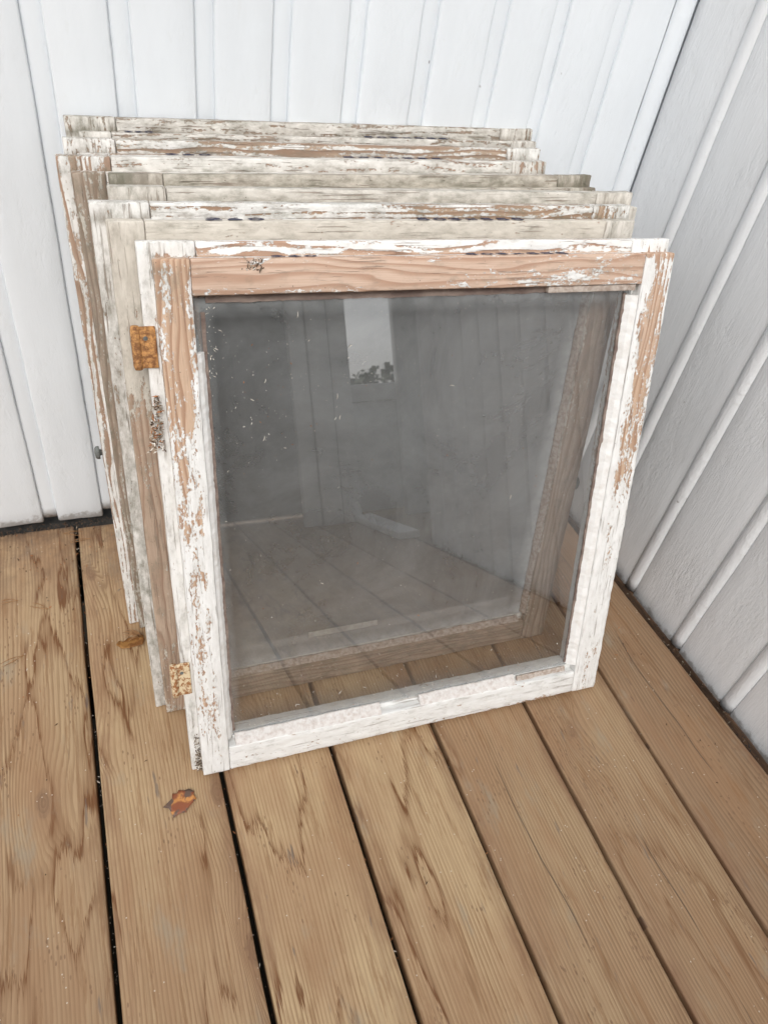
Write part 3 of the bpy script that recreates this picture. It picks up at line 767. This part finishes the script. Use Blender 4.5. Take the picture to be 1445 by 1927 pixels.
# curved thread like scrapings on the glass
m = Mesh()
def tube(m, pts, rad, n=5, taper=True):
    o = len(m.v); K = len(pts)
    for k, p in enumerate(pts):
        p = Vector(p); d = (Vector(pts[min(k+1, K-1)])-Vector(pts[max(k-1, 0)])).normalized()
        t1 = d.orthogonal().normalized(); t2 = d.cross(t1)
        rr = rad*(1 if not taper else (.35+.65*math.sin(math.pi*min(max(k/(K-1), .08), .92))))
        for j in range(n):
            t = 2*math.pi*j/n; m.v.append(p+t1*math.cos(t)*rr+t2*math.sin(t)*rr); m.gc.append((0, 0, 0)); m.mk.append((0, 0, 0)); m.mk2.append((0, 0, 0))
    for k in range(K-1):
        for j in range(n):
            a = o+k*n+j; c_ = o+k*n+(j+1) % n; m.f.append([a, c_, c_+n, a+n])
    m.f.append([o+j for j in range(n)][::-1]); m.f.append([o+(K-1)*n+j for j in range(n)])
for _ in range(26):
    p = panefix(); a = rnd(0, 6.28); L = rnd(.002, .007)
    bend = rnd(-1, 1); pts = []
    x, y = p[0], p[1]
    for k in range(6): pts.append((x, y, .0026)); x += math.cos(a)*L/5; y += math.sin(a)*L/5; a += bend/5
    tube(m, pts, .00038)
tag(m.build('thread_scraps', M_NESTW, e7), kind='stuff')
tag(litter('knot_bark', e7, 60, lambda: (.107+random.gauss(0, .0045), H-IT-rnd(-.0005, .012), rnd(.0140, .0160)), .0016, [M_DARKBIT, M_NEST, M_NESTW, M_BARK]), kind='stuff')
tag(litter('old_label_scraps', e7, 26, lambda: (.062+rnd(-.003, .006), rnd(.515, .590), .0022), .0014, [M_NESTW]), kind='stuff')
# paper strip and nail on the second sash
e6, W6, H6 = S[5]
box_part('label_strip', e6, (.2155, .0770, .0022), (.3190, .0865, .0032), M_STRIP, label="pale strip stuck across the lower pane")
# knobs
def knob(parent, a, b_, c, rx, ry, direction, mat=M_KNOB):
    m = Mesh(); pts = []; faces = []; n = 16
    prof = [(0.0, .42), (.3, .5), (.34, 1.0), (.7, 1.0), (.92, .78), (1.0, .0)]
    for (h, rr) in prof:
        for j in range(n):
            t = 2*math.pi*j/n; pts.append((a+direction*h*rx, b_+math.cos(t)*rr*ry, c+math.sin(t)*rr*ry))
    for k in range(len(prof)-1):
        for j in range(n):
            q = k*n+j; q2 = k*n+(j+1) % n; faces.append((q, q2, q2+n, q+n))
    m.strip(pts, faces, lambda P: tuple(P)); return m.build('knob', mat, parent)
e3, W3, H3 = S[2]
knob(e3, .0, .291, -.004, .0095, .0085, -1)
knob(e6, W6-.001, .276, -.003, .013, .0125, 1)

# ---------------------------------------------------------------- fallen leaves and litter on the deck
def leaf(name, outline, loc, rz, scale, mat, curl, label):
    bm = bmesh.new(); m = Mesh(); cx = sum(p[0] for p in outline)/len(outline); cy = sum(p[1] for p in outline)/len(outline)
    rings = [0, .35, .7, 1.0]; pts = [(cx, cy)]; n = len(outline)
    for rr in rings[1:]:
        for p in outline: pts.append((cx+(p[0]-cx)*rr, cy+(p[1]-cy)*rr))
    def z(p):
        x, y = (p[0]-cx), (p[1]-cy)
        return .0035+curl*(x*x*.7+.5*y*y*y+.25*x*y)+.03*noise.noise(Vector((x*3, y*3, 1)))
    P3 = [Vector((p[0]-cx, p[1]-cy, z(p)/scale*.035 if False else z(p))) for p in pts]
    faces = [(0, 1+j, 1+(j+1) % n) for j in range(n)]
    for k in range(2):
        for j in range(n):
            a = 1+k*n+j; b_ = 1+k*n+(j+1) % n; faces.append((a, a+n, b_+n, b_))
    top = len(P3); allp = [p*scale for p in P3]; zmin = min(p.z for p in allp)
    allp = [Vector((p.x, p.y, p.z-zmin+.0006)) for p in allp]
    allp2 = [p-Vector((0, 0, .00035)) for p in allp]
    F = list(faces)+[tuple(top+i for i in reversed(f)) for f in faces]
    o1 = 1+2*n
    for j in range(n): F.append((o1+j, top+o1+j, top+o1+(j+1) % n, o1+(j+1) % n))
    m.strip(allp+allp2, F, lambda P: tuple(P))
    o = m.build(name, mat); o.location = loc; o.rotation_euler = (0, 0, rz)
    tag(o, label, 'leaf'); return o
# outline read from the photo (x right, y up, unit = leaf width)
oleaf = [(-.9, -.55), (-.55, .05), (-.62, .35), (-.35, .40), (-.32, .62), (0, .64), (.25, .78), (.62, .66), (.60, .5), (.85, .25), (.55, -.25), (.45, -.62), (.15, -.70), (-.15, -1.0), (-.38, -.72), (-.55, -.55)]
leaf('fallen_leaf', oleaf, (-.7935, -.5275, .0008), -.42, .0215, M_LEAF, .12, "orange and dark red fallen leaf lying flat on the deck in front of the sashes")
oleaf2 = [(-1.1, -.35), (-.95, .1), (-.6, .1), (-.3, .5), (.3, .7), (.9, .75), (1.1, .3), (1.0, -.2), (.5, -.3), (0, -.45), (-.6, -.6)]
leaf('fallen_leaf', oleaf2, (-.826, -.268, .001), -.25, .0175, M_LEAF2, .25, "thin amber-brown leaf caught under the bottom of the left sash stiles")
# needle tuft over the second leaf
m = Mesh()
for k in range(16):
    a = rnd(2.3, 3.7); L = rnd(.014, .026); x, y = -.812+rnd(-.003, .003), -.262+rnd(-.004, .004); z = rnd(.003, .008)
    tube(m, [(x+math.cos(a)*L*t, y+math.sin(a)*L*t, z+rnd(-.0005, .0005)+.006*math.sin(t*3)) for t in (0, .25, .5, .75, 1)], .00055)
tag(m.build('bud_scale_tuft', M_NEEDLE), "tuft of brown papery bud scales and needles beside the amber leaf under the sashes", "dry tuft")
# pine needle pairs
def needle_pair(loc, rz, L, spread, label):
    m = Mesh()
    for sgn in (-1, 1):
        pts = []
        for k in range(8):
            t = k/7; a = sgn*spread*(1-.25*t); pts.append((-math.cos(a)*L*t, math.sin(a)*L*t+sgn*.0015*math.sin(3*t), .0006+.0012*math.sin(math.pi*t)))
        tube(m, pts, .00058)
    m.grid_box((-.001, -.0006, 0), (.0012, .0006, .0012), (.001, .001, .001), lambda P: tuple(P), lambda P: (0, 0, 0), rr=.0003)
    o = m.build('pine_needle', M_NEEDLE); o.location = loc; o.rotation_euler = (0, 0, rz)
    tag(o, label, 'pine needle', 'loose pine needles on the deck')
needle_pair((-.937, -.176, .0008), -.55, .026, .16, "forked brown pine needle on the left board, a hand from the back wall")
needle_pair((-.972, -.255, .0008), .35, .030, .12, "pine needle at the left picture edge, lowest of the loose needles")
needle_pair((-.978, -.150, .0008), -.10, .022, .14, "pine needle at the left picture edge above the forked one")
needle_pair((-.868, -.040, .0008), .10, .030, .05, "long pine needle lying beside the back wall near the sash stile")
needle_pair((-.905, -.020, .0008), 2.9, .028, .22, "bent brown pine needle tucked against the back wall by the board gap")
# crumbs
def crumbpos():
    q = random.random()
    if q < .6: return (rnd(-1.03, -.80), -abs(random.gauss(0, .11))-.008, .001)
    if q < .8: return (rnd(-1.03, -.1), rnd(-.9, -.02), .001)
    x = rnd(-.1, -.03); return (x, rnd(-.75, -.05), .001)
tag(litter('deck_crumbs', None, 230, crumbpos, .0015, [M_DARKBIT, M_DARKBIT, M_NEST, M_NESTO]), kind='stuff')
tag(litter('paint_flakes', None, 60, lambda: (rnd(-1.0, -.02), rnd(-.98, -.1), .0009), .0009, [M_NESTW]), kind='stuff')
tag(litter('gap_litter', None, 260, lambda: (random.choice([-.888, -.888, -.738, -.588, -.438])+rnd(-.002, .002), rnd(-.95, -.01), -.012+rnd(-.008, .004)), .0016, [M_DARKBIT, M_NEST, M_NESTO, M_NESTW]), kind='stuff')
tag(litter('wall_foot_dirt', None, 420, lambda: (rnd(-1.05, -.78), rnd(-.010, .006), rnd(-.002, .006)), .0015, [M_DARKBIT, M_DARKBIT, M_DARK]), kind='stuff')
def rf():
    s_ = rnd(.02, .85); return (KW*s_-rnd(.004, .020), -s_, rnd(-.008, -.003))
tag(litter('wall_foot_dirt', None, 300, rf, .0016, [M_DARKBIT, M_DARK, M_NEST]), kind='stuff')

# ---------------------------------------------------------------- what the panes mirror: the open end of the veranda
def plain(name, parent, lo, hi, mat, st=.2):
    m = Mesh(); m.grid_box(lo, hi, (st, st, st), lambda P: tuple(P), lambda P: (0, 0, 0), rr=.004, amp=.0003, edge=.0003); return m.build(name, mat, parent)
door = tag(empty('porch_door', (-.7, -2.9, 0)), "grey panelled door at the open end of the veranda, mirrored in the panes", "door")
M_GREYD = make_simple("grey_door_paint", (.34, .35, .35), (.28, .285, .285), 9., .5, .1)
plain('door_leaf', door, (-.55, -.04, .02), (.60, 0, 2.0), M_GREYD)
plain('panel', door, (-.42, .001, .15), (.32, .012, .85), M_GREYD); plain('panel', door, (-.42, .001, 1.0), (.32, .012, 1.85), M_GREYD)
post = tag(empty('corner_post', (-.03, -2.55, 0)), "white boxed corner post of the veranda, mirrored left of the bright sky gap", "post")
for i, (a, b_) in enumerate(((-.16, -.09), (-.085, .0), (.005, .085))):
    plain('board', post, (a, -.05, .0), (b_, .0+.012*(i % 2), 2.2), M_DOORW)
rail_ = tag(empty('railing_panel', (.5, -2.62, 0)), "white solid railing panel below the sky gap, mirrored in the panes", "railing")
plain('panel', rail_, (-.44, -.03, .03), (.25, 0, .50), M_DOORW); plain('top_rail', rail_, (-.44, -.04, .503), (.25, .02, .575), M_DOORW)
plain('bottom_rail', rail_, (-.44, .001, .03), (.25, .018, .13), M_DOORW)
thr = tag(empty('deck_edge_strip', (0, -2.0, 0)), "pale grey edge strip across the deck at the veranda opening", "edge strip")
sill = tag(empty('threshold', (.045, -2.25, 0)), "white threshold strip on the deck at the opening past the right wall", "threshold")
plain('strip', sill, (-.03, -.29, .004), (.05, .29, .03), M_DOORW)
jamb = tag(empty('opening_jamb', (.30, -2.56, 0)), "white jamb post right of the mirrored sky gap, at the end of the right wall", "post")
plain('post', jamb, (-.035, -.05, .0), (.12, .0, 2.25), M_DOORW)
endw = tag(empty('end_wall', (-2.2, -2.95, 0)), "white boarded wall at the far open end of the veranda, beside the grey door", "wall")
for i in range(20):
    plain('board', endw, (-1.05+.1*i, -.03, .02), (-1.05+.1*i+.092, .0, 2.3), M_BACK if False else M_DOORW, st=.4)
# hedge far behind
hedge = tag(empty('hedge', (8, -30, -.42)), "dark green hedge line beyond the veranda, mirrored as a low tree line", "hedge")
m = Mesh()
for _ in range(9000):
    x = rnd(-22, 22); p = Vector((x, rnd(-1.5, 1.5), rnd(0, 1.0)**.7*(2.5+1.0*noise.noise(Vector((x*.35, 0, 0)))+.4*noise.noise(Vector((x*1.7, 0, 3))))))
    n_ = Vector((rnd(-1, 1), rnd(-1, 1), rnd(-1, 1))).normalized(); t1 = n_.orthogonal()*rnd(.06, .16); t2 = n_.cross(t1)
    o = len(m.v)
    for q in (t1, t2, -t1, -t2): m.v.append(p+q); m.gc.append((0, 0, 0)); m.mk.append((0, 0, 0)); m.mk2.append((0, 0, 0))
    m.f.append([o, o+1, o+2, o+3])
m.build('foliage', M_LEAFG, hedge, smooth=False)
bpy.data.objects.remove(thr)
